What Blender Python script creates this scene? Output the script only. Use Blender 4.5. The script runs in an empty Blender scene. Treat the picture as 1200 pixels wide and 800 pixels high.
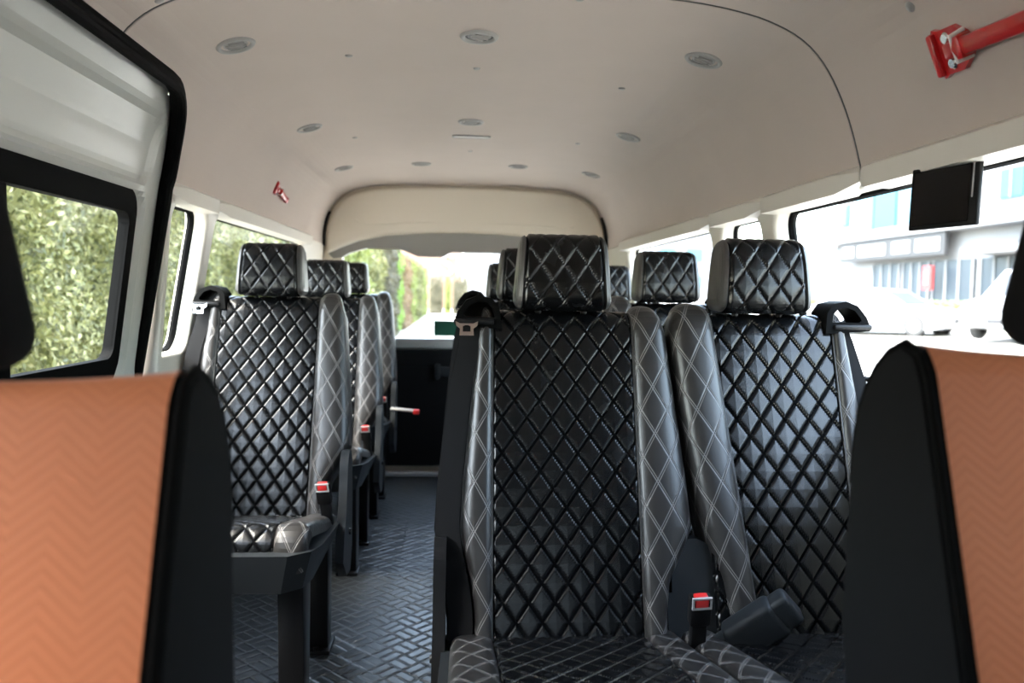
import bpy, bmesh, math, random
import numpy as np
from mathutils import Vector, Matrix

random.seed(4)
rng = np.random.default_rng(7)
C = bpy.context.scene.collection
SC = bpy.context.scene
PI = math.pi
XC = 0.04            # centre line of the van
EYE = 1.05           # camera height above the van floor
GROUND = -0.55

# ------------------------------------------------------------------ materials
def principled(name, col, rough=0.5, metal=0.0, spec=0.5, coat=0.0, sheen=0.0):
    m = bpy.data.materials.new(name); m.use_nodes = True
    b = m.node_tree.nodes['Principled BSDF']
    b.inputs['Base Color'].default_value = (*col, 1)
    b.inputs['Roughness'].default_value = rough
    b.inputs['Metallic'].default_value = metal
    b.inputs['Specular IOR Level'].default_value = spec
    b.inputs['Coat Weight'].default_value = coat
    b.inputs['Sheen Weight'].default_value = sheen
    return m

class NT:
    """small helper to write node graphs"""
    def __init__(s, mat):
        s.m = mat; s.t = mat.node_tree; s.b = s.t.nodes.get('Principled BSDF')
    def node(s, typ, **kw):
        n = s.t.nodes.new(typ)
        for k, v in kw.items(): setattr(n, k, v)
        return n
    def link(s, a, b): s.t.links.new(a, b)
    def put(s, sock, v):
        if isinstance(v, (int, float)): sock.default_value = v
        else: s.link(v, sock)
    def math(s, op, a, b=0.0, c=0.0):
        n = s.node('ShaderNodeMath', operation=op)
        s.put(n.inputs[0], a); s.put(n.inputs[1], b); s.put(n.inputs[2], c)
        return n.outputs[0]
    def coord(s, which='UV'):
        n = s.node('ShaderNodeTexCoord'); x = s.node('ShaderNodeSeparateXYZ')
        s.link(n.outputs[which], x.inputs[0])
        return x.outputs[0], x.outputs[1], x.outputs[2], n.outputs[which]
    def noise(s, vec, scale, detail=3.0, rough=0.5):
        n = s.node('ShaderNodeTexNoise'); s.link(vec, n.inputs['Vector'])
        n.inputs['Scale'].default_value = scale; n.inputs['Detail'].default_value = detail
        n.inputs['Roughness'].default_value = rough
        return n.outputs['Fac']
    def mixcol(s, fac, a, b):
        n = s.node('ShaderNodeMix', data_type='RGBA')
        s.put(n.inputs[0], fac)
        for sock, v in ((n.inputs[6], a), (n.inputs[7], b)):
            if isinstance(v, tuple): sock.default_value = (*v, 1)
            else: s.link(v, sock)
        return n.outputs[2]
    def ramp(s, fac, stops):
        n = s.node('ShaderNodeValToRGB'); s.put(n.inputs[0], fac)
        e = n.color_ramp.elements
        while len(e) < len(stops): e.new(0.5)
        for k, (p, c) in enumerate(stops):
            e[k].position = p; e[k].color = (*c, 1)
        return n.outputs[0]
    def bump(s, h, strength=0.3, dist=0.002):
        n = s.node('ShaderNodeBump'); s.link(h, n.inputs['Height'])
        n.inputs['Strength'].default_value = strength; n.inputs['Distance'].default_value = dist
        s.link(n.outputs[0], s.b.inputs['Normal'])
    def base(s, c): s.link(c, s.b.inputs['Base Color'])

def grain(name, col, rough=0.5, scale=400, strength=0.2, dist=0.0006, var=0.08, **kw):
    m = principled(name, col, rough, **kw); n = NT(m)
    _, _, _, v = n.coord('Object')
    f = n.noise(v, scale)
    n.bump(f, strength, dist)
    g = n.noise(v, 6)
    n.base(n.mixcol(g, tuple(c * (1 - var) for c in col), tuple(min(1, c * (1 + var)) for c in col)))
    return m

M = {}
M['headliner'] = grain('headliner_fabric', (.53, .455, .40), .85, 500, .25, .0008, .04)
M['cream'] = grain('cream_plastic', (.70, .66, .58), .42, 300, .05, .0003, .02)
M['white_paint'] = principled('white_paint', (.53, .535, .49), .38, coat=.08)
M['tailgate_paint'] = principled('tailgate_paint', (.80, .73, .61), .3, coat=.2)
M['garnish'] = grain('grey_garnish', (.30, .285, .255), .55, 300, .1, .0004)
M['rubber'] = principled('black_rubber', (.004, .004, .004), .65, spec=.03)
M['black_plastic'] = grain('black_plastic', (.008, .008, .0085), .5, 500, .15, .0004, spec=.14)
M['black_satin'] = principled('black_satin_metal', (.008, .008, .009), .4, spec=.25)
M['grey_plastic'] = grain('dark_grey_plastic', (.018, .021, .024), .5, 500, .15, .0004, spec=.25)
M['webbing'] = grain('belt_webbing', (.010, .010, .0105), .85, 700, .4, .0006, spec=.05)
M['chrome'] = principled('chrome', (.8, .8, .8), .15, metal=1)
M['red_plastic'] = principled('red_plastic', (.72, .03, .03), .35)
M['red_paint'] = principled('red_paint', (.50, .010, .012), .28, coat=.4)
M['white_plastic'] = principled('white_plastic', (.8, .78, .75), .4)
M['vent_grey'] = principled('vent_grey', (.34, .33, .31), .45)
M['vent_dark'] = principled('vent_dark', (.10, .10, .10), .5)
M['screen'] = principled('screen_glass', (.004, .004, .0045), .2, spec=.2)
M['silver'] = principled('silver_plastic', (.45, .45, .45), .4)
M['lens'] = principled('lamp_lens', (.62, .60, .55), .3)
M['green_sticker'] = principled('green_film', (.0, .05, .03), .4)
M['sill_grey'] = grain('sill_grey', (.36, .36, .34), .4, 300, .1, .0004)
M['front_black'] = grain('seat_side_fabric', (.008, .008, .0085), .9, 900, .5, .0008, spec=.12)
M['headrest_black'] = grain('headrest_fabric', (.007, .007, .008), .9, 900, .5, .0008, spec=.1)
M['orange_shade'] = principled('orange_cover_in_shade', (.12, .008, .012), .8)  # unused; tone of the orange cover in the headrest's shade

# black quilted leather
def leather(name, col, rough):
    m = principled(name, col, rough, spec=.40); n = NT(m)
    _, _, _, v = n.coord('Object')
    vo = n.node('ShaderNodeTexVoronoi'); n.link(v, vo.inputs['Vector']); vo.inputs['Scale'].default_value = 420
    h = n.math('ADD', vo.outputs['Distance'], n.math('MULTIPLY', n.noise(v, 60), .8))
    n.bump(h, .16, .0008)
    r = n.math('ADD', n.math('MULTIPLY', n.noise(v, 14), .16), rough - .08)
    n.link(r, n.b.inputs['Roughness'])
    return m
M['quilt'] = leather('black_quilted_leather', (.003, .0034, .004), .25)

# grey leather with double rows of pale stitching
def stitched(name, col, thread, a, b):
    m = principled(name, col, .36, spec=.5); n = NT(m)
    u, v, _, _ = n.coord('UV')
    _, _, _, o = n.coord('Object')
    p0 = n.math('DIVIDE', u, a); q0 = n.math('DIVIDE', v, b)
    mask = None; groove = None
    for op in ('ADD', 'SUBTRACT'):
        p = n.math(op, p0, q0)
        d = n.math('ABSOLUTE', n.math('SUBTRACT', n.math('FRACT', n.math('ADD', p, 100.5)), .5))
        one = n.math('LESS_THAN', n.math('ABSOLUTE', n.math('SUBTRACT', d, .045)), .016)
        g = n.math('SUBTRACT', 1.0, n.math('MINIMUM', n.math('MULTIPLY', d, 12.0), 1.0))
        mask = one if mask is None else n.math('MAXIMUM', mask, one)
        groove = g if groove is None else n.math('MAXIMUM', groove, g)
    n.base(n.mixcol(n.math('MULTIPLY', mask, .75), col, thread))
    h = n.math('SUBTRACT', n.math('MULTIPLY', n.noise(o, 300), .12), groove)
    n.bump(h, .5, .0015)
    n.link(n.math('ADD', n.math('MULTIPLY', mask, .35), .36), n.b.inputs['Roughness'])
    return m
M['stitch'] = stitched('grey_stitched_leather', (.022, .0205, .0198), (.22, .21, .205), .056, .098)
M['side_leather'] = grain('grey_leather', (.058, .056, .055), .38, 400, .15, .0005)

# orange woven fabric of the front seats (embossed herringbone)
def orange():
    m = principled('orange_woven_cover', (.56, .19, .075), .62, sheen=.2); n = NT(m)
    u, v, _, vec = n.coord('UV')
    c = .030
    cu = n.math('FRACT', n.math('ADD', n.math('DIVIDE', u, c), 50)); fu = n.math('FLOOR', n.math('ADD', n.math('DIVIDE', u, c), 50))
    sgn = n.math('SUBTRACT', n.math('MULTIPLY', n.math('MODULO', fu, 2.0), 2.0), 1.0)
    t = n.math('ADD', n.math('DIVIDE', v, .011), n.math('MULTIPLY', n.math('MULTIPLY', cu, sgn), 2.2))
    s = n.math('ABSOLUTE', n.math('SUBTRACT', n.math('FRACT', n.math('ADD', t, 100)), .5))
    h = n.math('MINIMUM', n.math('MULTIPLY', s, 4), 1.0)
    n.bump(h, .22, .0012)
    var = n.noise(vec, 25)
    k = n.math('ADD', n.math('MULTIPLY', h, .6), n.math('MULTIPLY', var, .4))
    n.base(n.mixcol(k, (.54, .155, .05), (.64, .21, .08)))
    return m
M['orange'] = orange()

# floor vinyl with a raised basket weave
def floor_mat():
    m = principled('tread_vinyl', (.05, .06, .07), .36, spec=.5); n = NT(m)
    x, y, _, vec = n.coord('Object')
    u = n.math('MULTIPLY', n.math('ADD', x, y), .7071 / .068)
    v = n.math('MULTIPLY', n.math('SUBTRACT', y, x), .7071 / .068)
    u = n.math('ADD', u, 400); v = n.math('ADD', v, 400)
    par = n.math('MODULO', n.math('ADD', n.math('FLOOR', u), n.math('FLOOR', v)), 2.0)
    fu = n.math('FRACT', u); fv = n.math('FRACT', v)
    t = n.math('ADD', n.math('MULTIPLY', fu, par), n.math('MULTIPLY', fv, n.math('SUBTRACT', 1.0, par)))
    bars = n.math('ABSOLUTE', n.math('SUBTRACT', n.math('FRACT', n.math('MULTIPLY', t, 2.0)), .5))
    e = n.math('MINIMUM', n.math('MINIMUM', fu, n.math('SUBTRACT', 1.0, fu)), n.math('MINIMUM', fv, n.math('SUBTRACT', 1.0, fv)))
    h = n.math('MINIMUM', n.math('MULTIPLY', n.math('SUBTRACT', .5, bars), 5.0), n.math('MULTIPLY', e, 10.0))
    h = n.math('MINIMUM', h, 1.0)
    n.bump(h, .8, .002)
    edge = n.math('SUBTRACT', 1.0, n.math('MINIMUM', h, 1.0))
    ns = n.noise(vec, 3.5)
    c1 = n.mixcol(ns, (.032, .036, .039), (.048, .053, .057))
    n.base(n.mixcol(n.math('MULTIPLY', edge, .45), c1, (.15, .165, .175)))
    n.link(n.math('ADD', n.math('MULTIPLY', ns, .18), .26), n.b.inputs['Roughness'])
    return m
M['floor'] = floor_mat()

def glass_mat(name='clear_glass', tint=(.93, .96, .95)):
    m = bpy.data.materials.new(name); m.use_nodes = True
    t = m.node_tree; t.nodes.clear()
    o = t.nodes.new('ShaderNodeOutputMaterial'); mx = t.nodes.new('ShaderNodeMixShader')
    tr = t.nodes.new('ShaderNodeBsdfTransparent'); gl = t.nodes.new('ShaderNodeBsdfGlossy')
    lw = t.nodes.new('ShaderNodeLayerWeight'); lw.inputs[0].default_value = .5
    pw = t.nodes.new('ShaderNodeMath'); pw.operation = 'POWER'; pw.inputs[1].default_value = 5.0
    fr = t.nodes.new('ShaderNodeMath'); fr.operation = 'MULTIPLY_ADD'; fr.inputs[1].default_value = .12; fr.inputs[2].default_value = .006
    t.links.new(lw.outputs['Facing'], pw.inputs[0]); t.links.new(pw.outputs[0], fr.inputs[0])
    tr.inputs[0].default_value = (*tint, 1); gl.inputs['Roughness'].default_value = .02
    t.links.new(fr.outputs[0], mx.inputs[0]); t.links.new(tr.outputs[0], mx.inputs[1]); t.links.new(gl.outputs[0], mx.inputs[2])
    t.links.new(mx.outputs[0], o.inputs[0])
    return m
M['glass'] = glass_mat(); M['glass_dimmed'] = glass_mat('dimmed_front_glass', (.40, .41, .40))  # front panes darkened to cut the light coming in there

def leaf_mat(name, stops, transl=.35):
    m = bpy.data.materials.new(name); m.use_nodes = True
    n = NT(m)
    g = n.node('ShaderNodeNewGeometry')
    _, _, _, o = n.coord('Object')
    f = n.math('ADD', n.math('MULTIPLY', g.outputs['Random Per Island'], .72), n.math('MULTIPLY', n.noise(o, 1.6), .35))
    c = n.ramp(f, stops)
    n.base(c); n.b.inputs['Roughness'].default_value = .5
    tl = n.node('ShaderNodeBsdfTranslucent'); n.link(c, tl.inputs[0])
    mx = n.node('ShaderNodeMixShader'); mx.inputs[0].default_value = transl
    n.link(n.b.outputs[0], mx.inputs[1]); n.link(tl.outputs[0], mx.inputs[2])
    out = [k for k in n.t.nodes if k.type == 'OUTPUT_MATERIAL'][0]
    n.link(mx.outputs[0], out.inputs[0])
    return m
M['leaf_green'] = leaf_mat('leaves_green', [(0, (.06, .06, .025)), (.3, (.085, .09, .03)), (.5, (.17, .175, .055)), (.78, (.32, .31, .12)), (1, (.58, .52, .34))])
M['leaf_bright'] = leaf_mat('leaves_bright_green', [(0, (.08, .14, .03)), (.5, (.20, .33, .06)), (1, (.36, .48, .12))])
M['leaf_dark'] = leaf_mat('leaves_dark_brown', [(0, (.05, .045, .03)), (.5, (.11, .10, .06)), (1, (.2, .18, .11))])
M['leaf_rust'] = leaf_mat('leaves_rust', [(0, (.13, .08, .05)), (.5, (.26, .17, .1)), (1, (.34, .28, .14))])
M['leaf_olive'] = leaf_mat('leaves_olive', [(0, (.10, .12, .03)), (.5, (.22, .25, .07)), (1, (.36, .37, .12))])
M['grass'] = leaf_mat('grass_blades', [(0, (.12, .2, .05)), (1, (.3, .4, .14))])

def concrete(name, a, b, scale=.6):
    m = principled(name, a, .85); n = NT(m)
    _, _, _, o = n.coord('Object')
    f = n.math('ADD', n.math('MULTIPLY', n.noise(o, scale, 5), .6), n.math('MULTIPLY', n.noise(o, 20, 4), .4))
    n.base(n.mixcol(f, a, b)); n.bump(f, .2, .01)
    return m
M['paving'] = concrete('pale_paving', (.26, .24, .215), (.33, .31, .28))
M['asphalt'] = concrete('asphalt', (.30, .30, .30), (.40, .40, .40))
M['stucco_white'] = concrete('white_stucco', (.135, .14, .15), (.16, .165, .175), .3)
M['stucco_pink'] = concrete('salmon_stucco', (.16, .085, .058), (.18, .10, .068), .3)
M['blue_glass'] = principled('blue_facade_glass', (.015, .085, .13), .5)
M['blue_glass_pale'] = principled('pale_blue_facade_glass', (.04, .12, .165), .5)
M['dark_glass'] = principled('dark_window_glass', (.02, .03, .04), .4)
M['sign_grey'] = principled('sign_grey', (.02, .02, .022), .6)
M['sign_white'] = principled('sign_white', (.3, .3, .3), .5)
M['sign_red'] = principled('sign_red', (.3, .03, .03), .5)
M['car_white'] = principled('car_white_paint', (.24, .24, .245), .3, coat=.3)
M['car_glass'] = principled('car_window_glass', (.03, .035, .04), .25)
M['tyre'] = principled('tyre_rubber', (.03, .03, .03), .8)
M['alloy'] = principled('alloy_wheel', (.5, .5, .5), .35, metal=.8)
M['stone'] = concrete('kerb_stone', (.55, .54, .52), (.62, .61, .6), 2)

# ------------------------------------------------------------------ mesh helpers
class MB:
    def __init__(s): s.v = []; s.f = []; s.uv = None; s.mi = []
    def add(s, verts, faces, mat=0):
        k = len(s.v); s.v += [tuple(p) for p in verts]; s.f += [tuple(i + k for i in f) for f in faces]; s.mi += [mat] * len(faces)
        return s
    def bm(s, bm, mx=None, mat=0):
        if mx is not None: bm.transform(mx)
        bm.verts.index_update()
        s.add([v.co[:] for v in bm.verts], [[v.index for v in f.verts] for f in bm.faces], mat)
        bm.free(); return s
    def rbox(s, c, size, r=.01, seg=3, mx=None, mat=0, taper=None):
        b = bmesh.new(); bmesh.ops.create_cube(b, size=1)
        bmesh.ops.scale(b, vec=size, verts=b.verts)
        if r > 0: bmesh.ops.bevel(b, geom=b.edges[:], offset=r, segments=seg, affect='EDGES', profile=.5)
        if taper:                                     # (x scale at top, y scale at top)
            h = size[2]
            for v in b.verts:
                t = v.co.z / h + .5
                v.co.x *= 1 + (taper[0] - 1) * t; v.co.y *= 1 + (taper[1] - 1) * t
        m = Matrix.Translation(c)
        if mx is not None: m = mx @ m
        return s.bm(b, m, mat)
    def cyl(s, p0, p1, r0, r1=None, seg=16, mat=0):
        p0 = Vector(p0); p1 = Vector(p1); r1 = r0 if r1 is None else r1
        d = (p1 - p0); q = d.to_track_quat('Z', 'Y').to_matrix()
        vs = []; fs = []
        for p, r in ((p0, r0), (p1, r1)):
            for k in range(seg):
                a = 2 * PI * k / seg; vs.append(p + q @ Vector((r * math.cos(a), r * math.sin(a), 0)))
        for k in range(seg): fs.append((k, (k + 1) % seg, seg + (k + 1) % seg, seg + k))
        fs.append(tuple(range(seg))[::-1]); fs.append(tuple(range(seg, 2 * seg)))
        return s.add(vs, fs, mat)
    def tube(s, pts, r, seg=10, closed=False, flat=1.0, up=(1, 0, 0), mat=0):
        pts = [Vector(p) for p in pts]; n = len(pts); vs = []; fs = []
        for i, p in enumerate(pts):
            a = pts[(i - 1) % n] if closed or i > 0 else pts[i]; b = pts[(i + 1) % n] if closed or i < n - 1 else pts[i]
            t = (b - a).normalized(); u = Vector(up); u = (u - t * u.dot(t)).normalized(); w = t.cross(u)
            for k in range(seg):
                an = 2 * PI * k / seg; vs.append(p + u * (r * flat * math.cos(an)) + w * (r * math.sin(an)))
        for i in range(n if closed else n - 1):
            j = (i + 1) % n
            for k in range(seg): fs.append((i * seg + k, i * seg + (k + 1) % seg, j * seg + (k + 1) % seg, j * seg + k))
        if not closed:
            fs.append(tuple(range(seg))[::-1]); fs.append(tuple((n - 1) * seg + k for k in range(seg)))
        return s.add(vs, fs, mat)
    def lathe(s, prof, seg=32, mx=None, mat=0):
        vs = []; fs = []; n = len(prof)
        for k in range(seg):
            a = 2 * PI * k / seg
            for r, z in prof: vs.append(Vector((r * math.cos(a), r * math.sin(a), z)))
        for k in range(seg):
            j = (k + 1) % seg
            for i in range(n - 1): fs.append((k * n + i, j * n + i, j * n + i + 1, k * n + i + 1))
        if mx is not None: vs = [mx @ v for v in vs]
        return s.add(vs, fs, mat)
    def prism(s, outline, mapf, w0, w1, r=0.0, seg=2, mat=0, hole=None):
        """outline [(u,v)...] swept between w0 and w1; mapf(u,v,w)->xyz"""
        b = bmesh.new()
        n = len(outline)
        if hole is None:
            lo = [b.verts.new((u, v, w0)) for u, v in outline]; hi = [b.verts.new((u, v, w1)) for u, v in outline]
            b.faces.new(lo[::-1]); b.faces.new(hi)
            for k in range(n): b.faces.new((lo[k], lo[(k + 1) % n], hi[(k + 1) % n], hi[k]))
        else:
            L = [[b.verts.new((u, v, w)) for u, v in o] for o, w in ((outline, w0), (outline, w1), (hole, w0), (hole, w1))]
            for k in range(n):
                j = (k + 1) % n
                b.faces.new((L[0][k], L[0][j], L[1][j], L[1][k])); b.faces.new((L[2][j], L[2][k], L[3][k], L[3][j]))
                b.faces.new((L[1][k], L[1][j], L[3][j], L[3][k])); b.faces.new((L[0][j], L[0][k], L[2][k], L[2][j]))
        if r > 0:
            b.edges.ensure_lookup_table()
            es = [e for e in b.edges if abs(e.verts[0].co.z - e.verts[1].co.z) < 1e-9 and len(e.link_faces) == 2 and e.calc_face_angle(0) > .6]
            bmesh.ops.bevel(b, geom=es, offset=r, segments=seg, affect='EDGES', profile=.5)
        bmesh.ops.recalc_face_normals(b, faces=b.faces)
        for v in b.verts: v.co = Vector(mapf(*v.co))
        bmesh.ops.recalc_face_normals(b, faces=b.faces)
        return s.bm(b, None, mat)
    def mesh(s, name, mats, smooth=40):
        me = bpy.data.meshes.new(name); me.from_pydata(s.v, [], s.f)
        for m in (mats if isinstance(mats, (list, tuple)) else [mats]): me.materials.append(m)
        if any(s.mi): me.polygons.foreach_set('material_index', s.mi)
        if s.uv is not None:
            uvl = me.uv_layers.new(name='UVMap'); idx = np.empty(len(me.loops), dtype=np.int32); me.loops.foreach_get('vertex_index', idx)
            uvl.data.foreach_set('uv', np.asarray(s.uv, dtype=np.float32)[idx].ravel())
        if smooth:
            me.polygons.foreach_set('use_smooth', [True] * len(me.polygons))
            try: me.set_sharp_from_angle(angle=math.radians(smooth))
            except Exception: pass
        me.update(); return me
    def build(s, name, mats, parent=None, smooth=40):
        o = bpy.data.objects.new(name, s.mesh(name, mats, smooth)); C.objects.link(o)
        if parent is not None: o.parent = parent
        return o

def tag(o, label, cat, group=None, kind=None):
    o['label'] = label; o['category'] = cat
    if group: o['group'] = group
    if kind: o['kind'] = kind
    return o
def structure(o, label, cat):
    return tag(o, label, cat, kind='structure')
def empty(name, loc=(0, 0, 0), rz=0.0):
    o = bpy.data.objects.new(name, None); C.objects.link(o); o.location = loc; o.rotation_euler = (0, 0, rz)
    o.empty_display_size = .05; return o
def copy_tree(o, parent=None):
    c = o.copy(); C.objects.link(c)
    if parent is not None: c.parent = parent; c.matrix_parent_inverse = o.matrix_parent_inverse
    for ch in list(o.children): copy_tree(ch, c)
    return c

def rrect(u0, v0, u1, v1, r, seg=6):
    out = []
    for cx, cy, a0 in ((u1 - r, v0 + r, -90), (u1 - r, v1 - r, 0), (u0 + r, v1 - r, 90), (u0 + r, v0 + r, 180)):
        for k in range(seg + 1):
            a = math.radians(a0 + 90 * k / seg); out.append((cx + r * math.cos(a), cy + r * math.sin(a)))
    return out

def plate(name, loops, thick, bevel, mapf, mat, parent=None, res=3):
    """flat panel with holes: filled 2D outline of given thickness, mapped to its place"""
    cu = bpy.data.curves.new(name, 'CURVE'); cu.dimensions = '2D'; cu.fill_mode = 'BOTH'
    cu.extrude = thick / 2 - bevel; cu.bevel_depth = bevel; cu.bevel_resolution = res; cu.offset = -bevel
    for lp in loops:
        sp = cu.splines.new('POLY'); sp.points.add(len(lp) - 1)
        for k, (u, v) in enumerate(lp): sp.points[k].co = (u, v, 0, 1)
        sp.use_cyclic_u = True
    t = bpy.data.objects.new(name, cu); C.objects.link(t)
    dg = bpy.context.evaluated_depsgraph_get(); dg.update()
    me = bpy.data.meshes.new_from_object(t.evaluated_get(dg))
    bpy.data.objects.remove(t); bpy.data.curves.remove(cu)
    for v in me.vertices: v.co = mapf(v.co.x, v.co.y, v.co.z)
    b = bmesh.new(); b.from_mesh(me); bmesh.ops.remove_doubles(b, verts=b.verts, dist=1e-5)
    bmesh.ops.recalc_face_normals(b, faces=b.faces); b.to_mesh(me); b.free()
    me.materials.clear(); me.materials.append(mat)
    me.polygons.foreach_set('use_smooth', [True] * len(me.polygons)); me.set_sharp_from_angle(angle=math.radians(35))
    o = bpy.data.objects.new(name, me); C.objects.link(o)
    if parent is not None: o.parent = parent
    return o

def interp(xs, ys, x): return float(np.interp(x, xs, ys))

QB, QN = .073, 16
# ------------------------------------------------------------------ swept pad surfaces for the seats
def make_path(ctrl, step, closed=False):
    """Catmull-Rom path through (y,z) points, resampled; returns rows (y,z,ny,nz,s)"""
    P = [np.array(p, float) for p in ctrl]; n = len(P); pts = []
    rngs = range(n) if closed else range(n - 1)
    for i in rngs:
        if closed: a, b, c, d = P[(i - 1) % n], P[i], P[(i + 1) % n], P[(i + 2) % n]
        else: a, b, c, d = P[max(i - 1, 0)], P[i], P[i + 1], P[min(i + 2, n - 1)]
        for k in range(24):
            t = k / 24
            pts.append(.5 * ((2 * b) + (-a + c) * t + (2 * a - 5 * b + 4 * c - d) * t * t + (-a + 3 * b - 3 * c + d) * t ** 3))
    pts.append(P[0] if closed else P[-1]); pts = np.array(pts)
    s = np.concatenate([[0], np.cumsum(np.linalg.norm(np.diff(pts, axis=0), axis=1))])
    m = max(4, int(round(s[-1] / step))); ss = np.linspace(0, s[-1], m + 1)
    if not closed and abs(step - QB / QN) < 1e-9: ss = np.arange(0, int(s[-1] / step) + 1) * step
    y = np.interp(ss, s, pts[:, 0]); z = np.interp(ss, s, pts[:, 1])
    if closed:
        ty = np.roll(y[:-1], -1) - np.roll(y[:-1], 1); tz = np.roll(z[:-1], -1) - np.roll(z[:-1], 1)
        ty = np.append(ty, ty[0]); tz = np.append(tz, tz[0])
    else: ty, tz = np.gradient(y), np.gradient(z)
    l = np.hypot(ty, tz); ty /= l; tz /= l
    return np.stack([y, z, -tz, ty, ss], 1)

def surf(path, cols):
    """cols(s, i) -> list of (x, n, u)"""
    vs = []; uv = []; fs = []; nc = None
    for i, (y, z, ny, nz, s) in enumerate(path):
        row = cols(s, i); nc = len(row)
        for x, n, u in row: vs.append((x, y + ny * n, z + nz * n)); uv.append((u, s))
    for i in range(len(path) - 1):
        for j in range(nc - 1):
            a = i * nc + j; fs.append((a, a + 1, a + nc + 1, a + nc))
    mb = MB(); mb.add(vs, fs); mb.uv = uv
    return mb

QA, QB, QN = .052, .073, 16      # width and height of one diamond, grid steps per diamond
def pillow(x, s):
    p = x / QA + s / QB; q = x / QA - s / QB
    d = np.minimum(np.abs(p - np.round(p)), np.abs(q - np.round(q)))
    t = np.clip(d / .19, 0, 1)
    return np.sqrt(1 - (1 - t) ** 2) * .85 + .15 * np.clip(d / .5, 0, 1)
def quilt_panel(path, half, H, fade_s=None):
    """raised flat diamonds parted by narrow sunken seams"""
    dx = QA / QN; k = int(round(half / dx)); x = np.arange(-k, k + 1) * dx; half = k * dx
    L = path[-1][4]
    e = np.clip((half - np.abs(x)) / .006, 0, 1); e = 1 - (1 - e) ** 2
    def cols(s, i):
        f = np.clip((L - s) / fade_s, 0, 1) if fade_s else 1.0
        n = H * pillow(x, s) * f * e - .004 * (1 - e)
        return list(zip(x, n, x))
    return surf(path, cols)

SECT = [(0, -.004), (.03, .004), (.09, .011), (.22, .017), (.42, .019), (.62, .018), (.78, .013), (.89, .003), (.955, -.012), (.985, -.03), (1.0, -.055)]
_d = make_path(SECT, .004); _t = np.linspace(0, _d[-1][4], 36)
SECT = list(zip(np.interp(_t, _d[:, 4], _d[:, 0]), np.interp(_t, _d[:, 4], _d[:, 1])))
def bolster(path, xin, w, sgn, k=1.0, lift=0.0):
    def cols(s, i):
        a = xin(s); b = w(s); row = []; arc = 0; last = None
        for t, n in SECT:
            x = a + (b - a) * t
            if last: arc += math.hypot(x - last[0], n * k - last[1])
            last = (x, n * k)
            row.append((sgn * x, n * k + lift, sgn * (.149 + arc)))
        return row if sgn > 0 else row[::-1]
    return surf(path, cols)

# ------------------------------------------------------------------ one passenger seat (faces -Y), belt on side sb
BACK = [(-.026, .345), (.0, .42), (.06, .60), (.12, .775), (.172, .935), (.188, .98), (.212, 1.004), (.25, 1.008), (.285, .99)]
CUSH = [(-.428, .37), (-.432, .405), (-.422, .446), (-.390, .468), (-.33, .458), (-.2, .428), (-.08, .400), (.02, .380)]
back_path = make_path(BACK, .073 / 16)
cush_path = make_path(CUSH, .073 / 16)
coarse_back = make_path(BACK, .012); coarse_cush = make_path(CUSH, .012)
LB = back_path[-1][4]
W_IN = ([0, .09, .15, .20, .25, .34, .49, .62, .66, .76], [.198, .200, .210, .238, .262, .258, .244, .232, .228, .21])
W_BELT = ([0, .09, .15, .20, .25, .34, .49, .62, .66, .76], [.185, .186, .194, .206, .214, .210, .196, .184, .180, .17])

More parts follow.
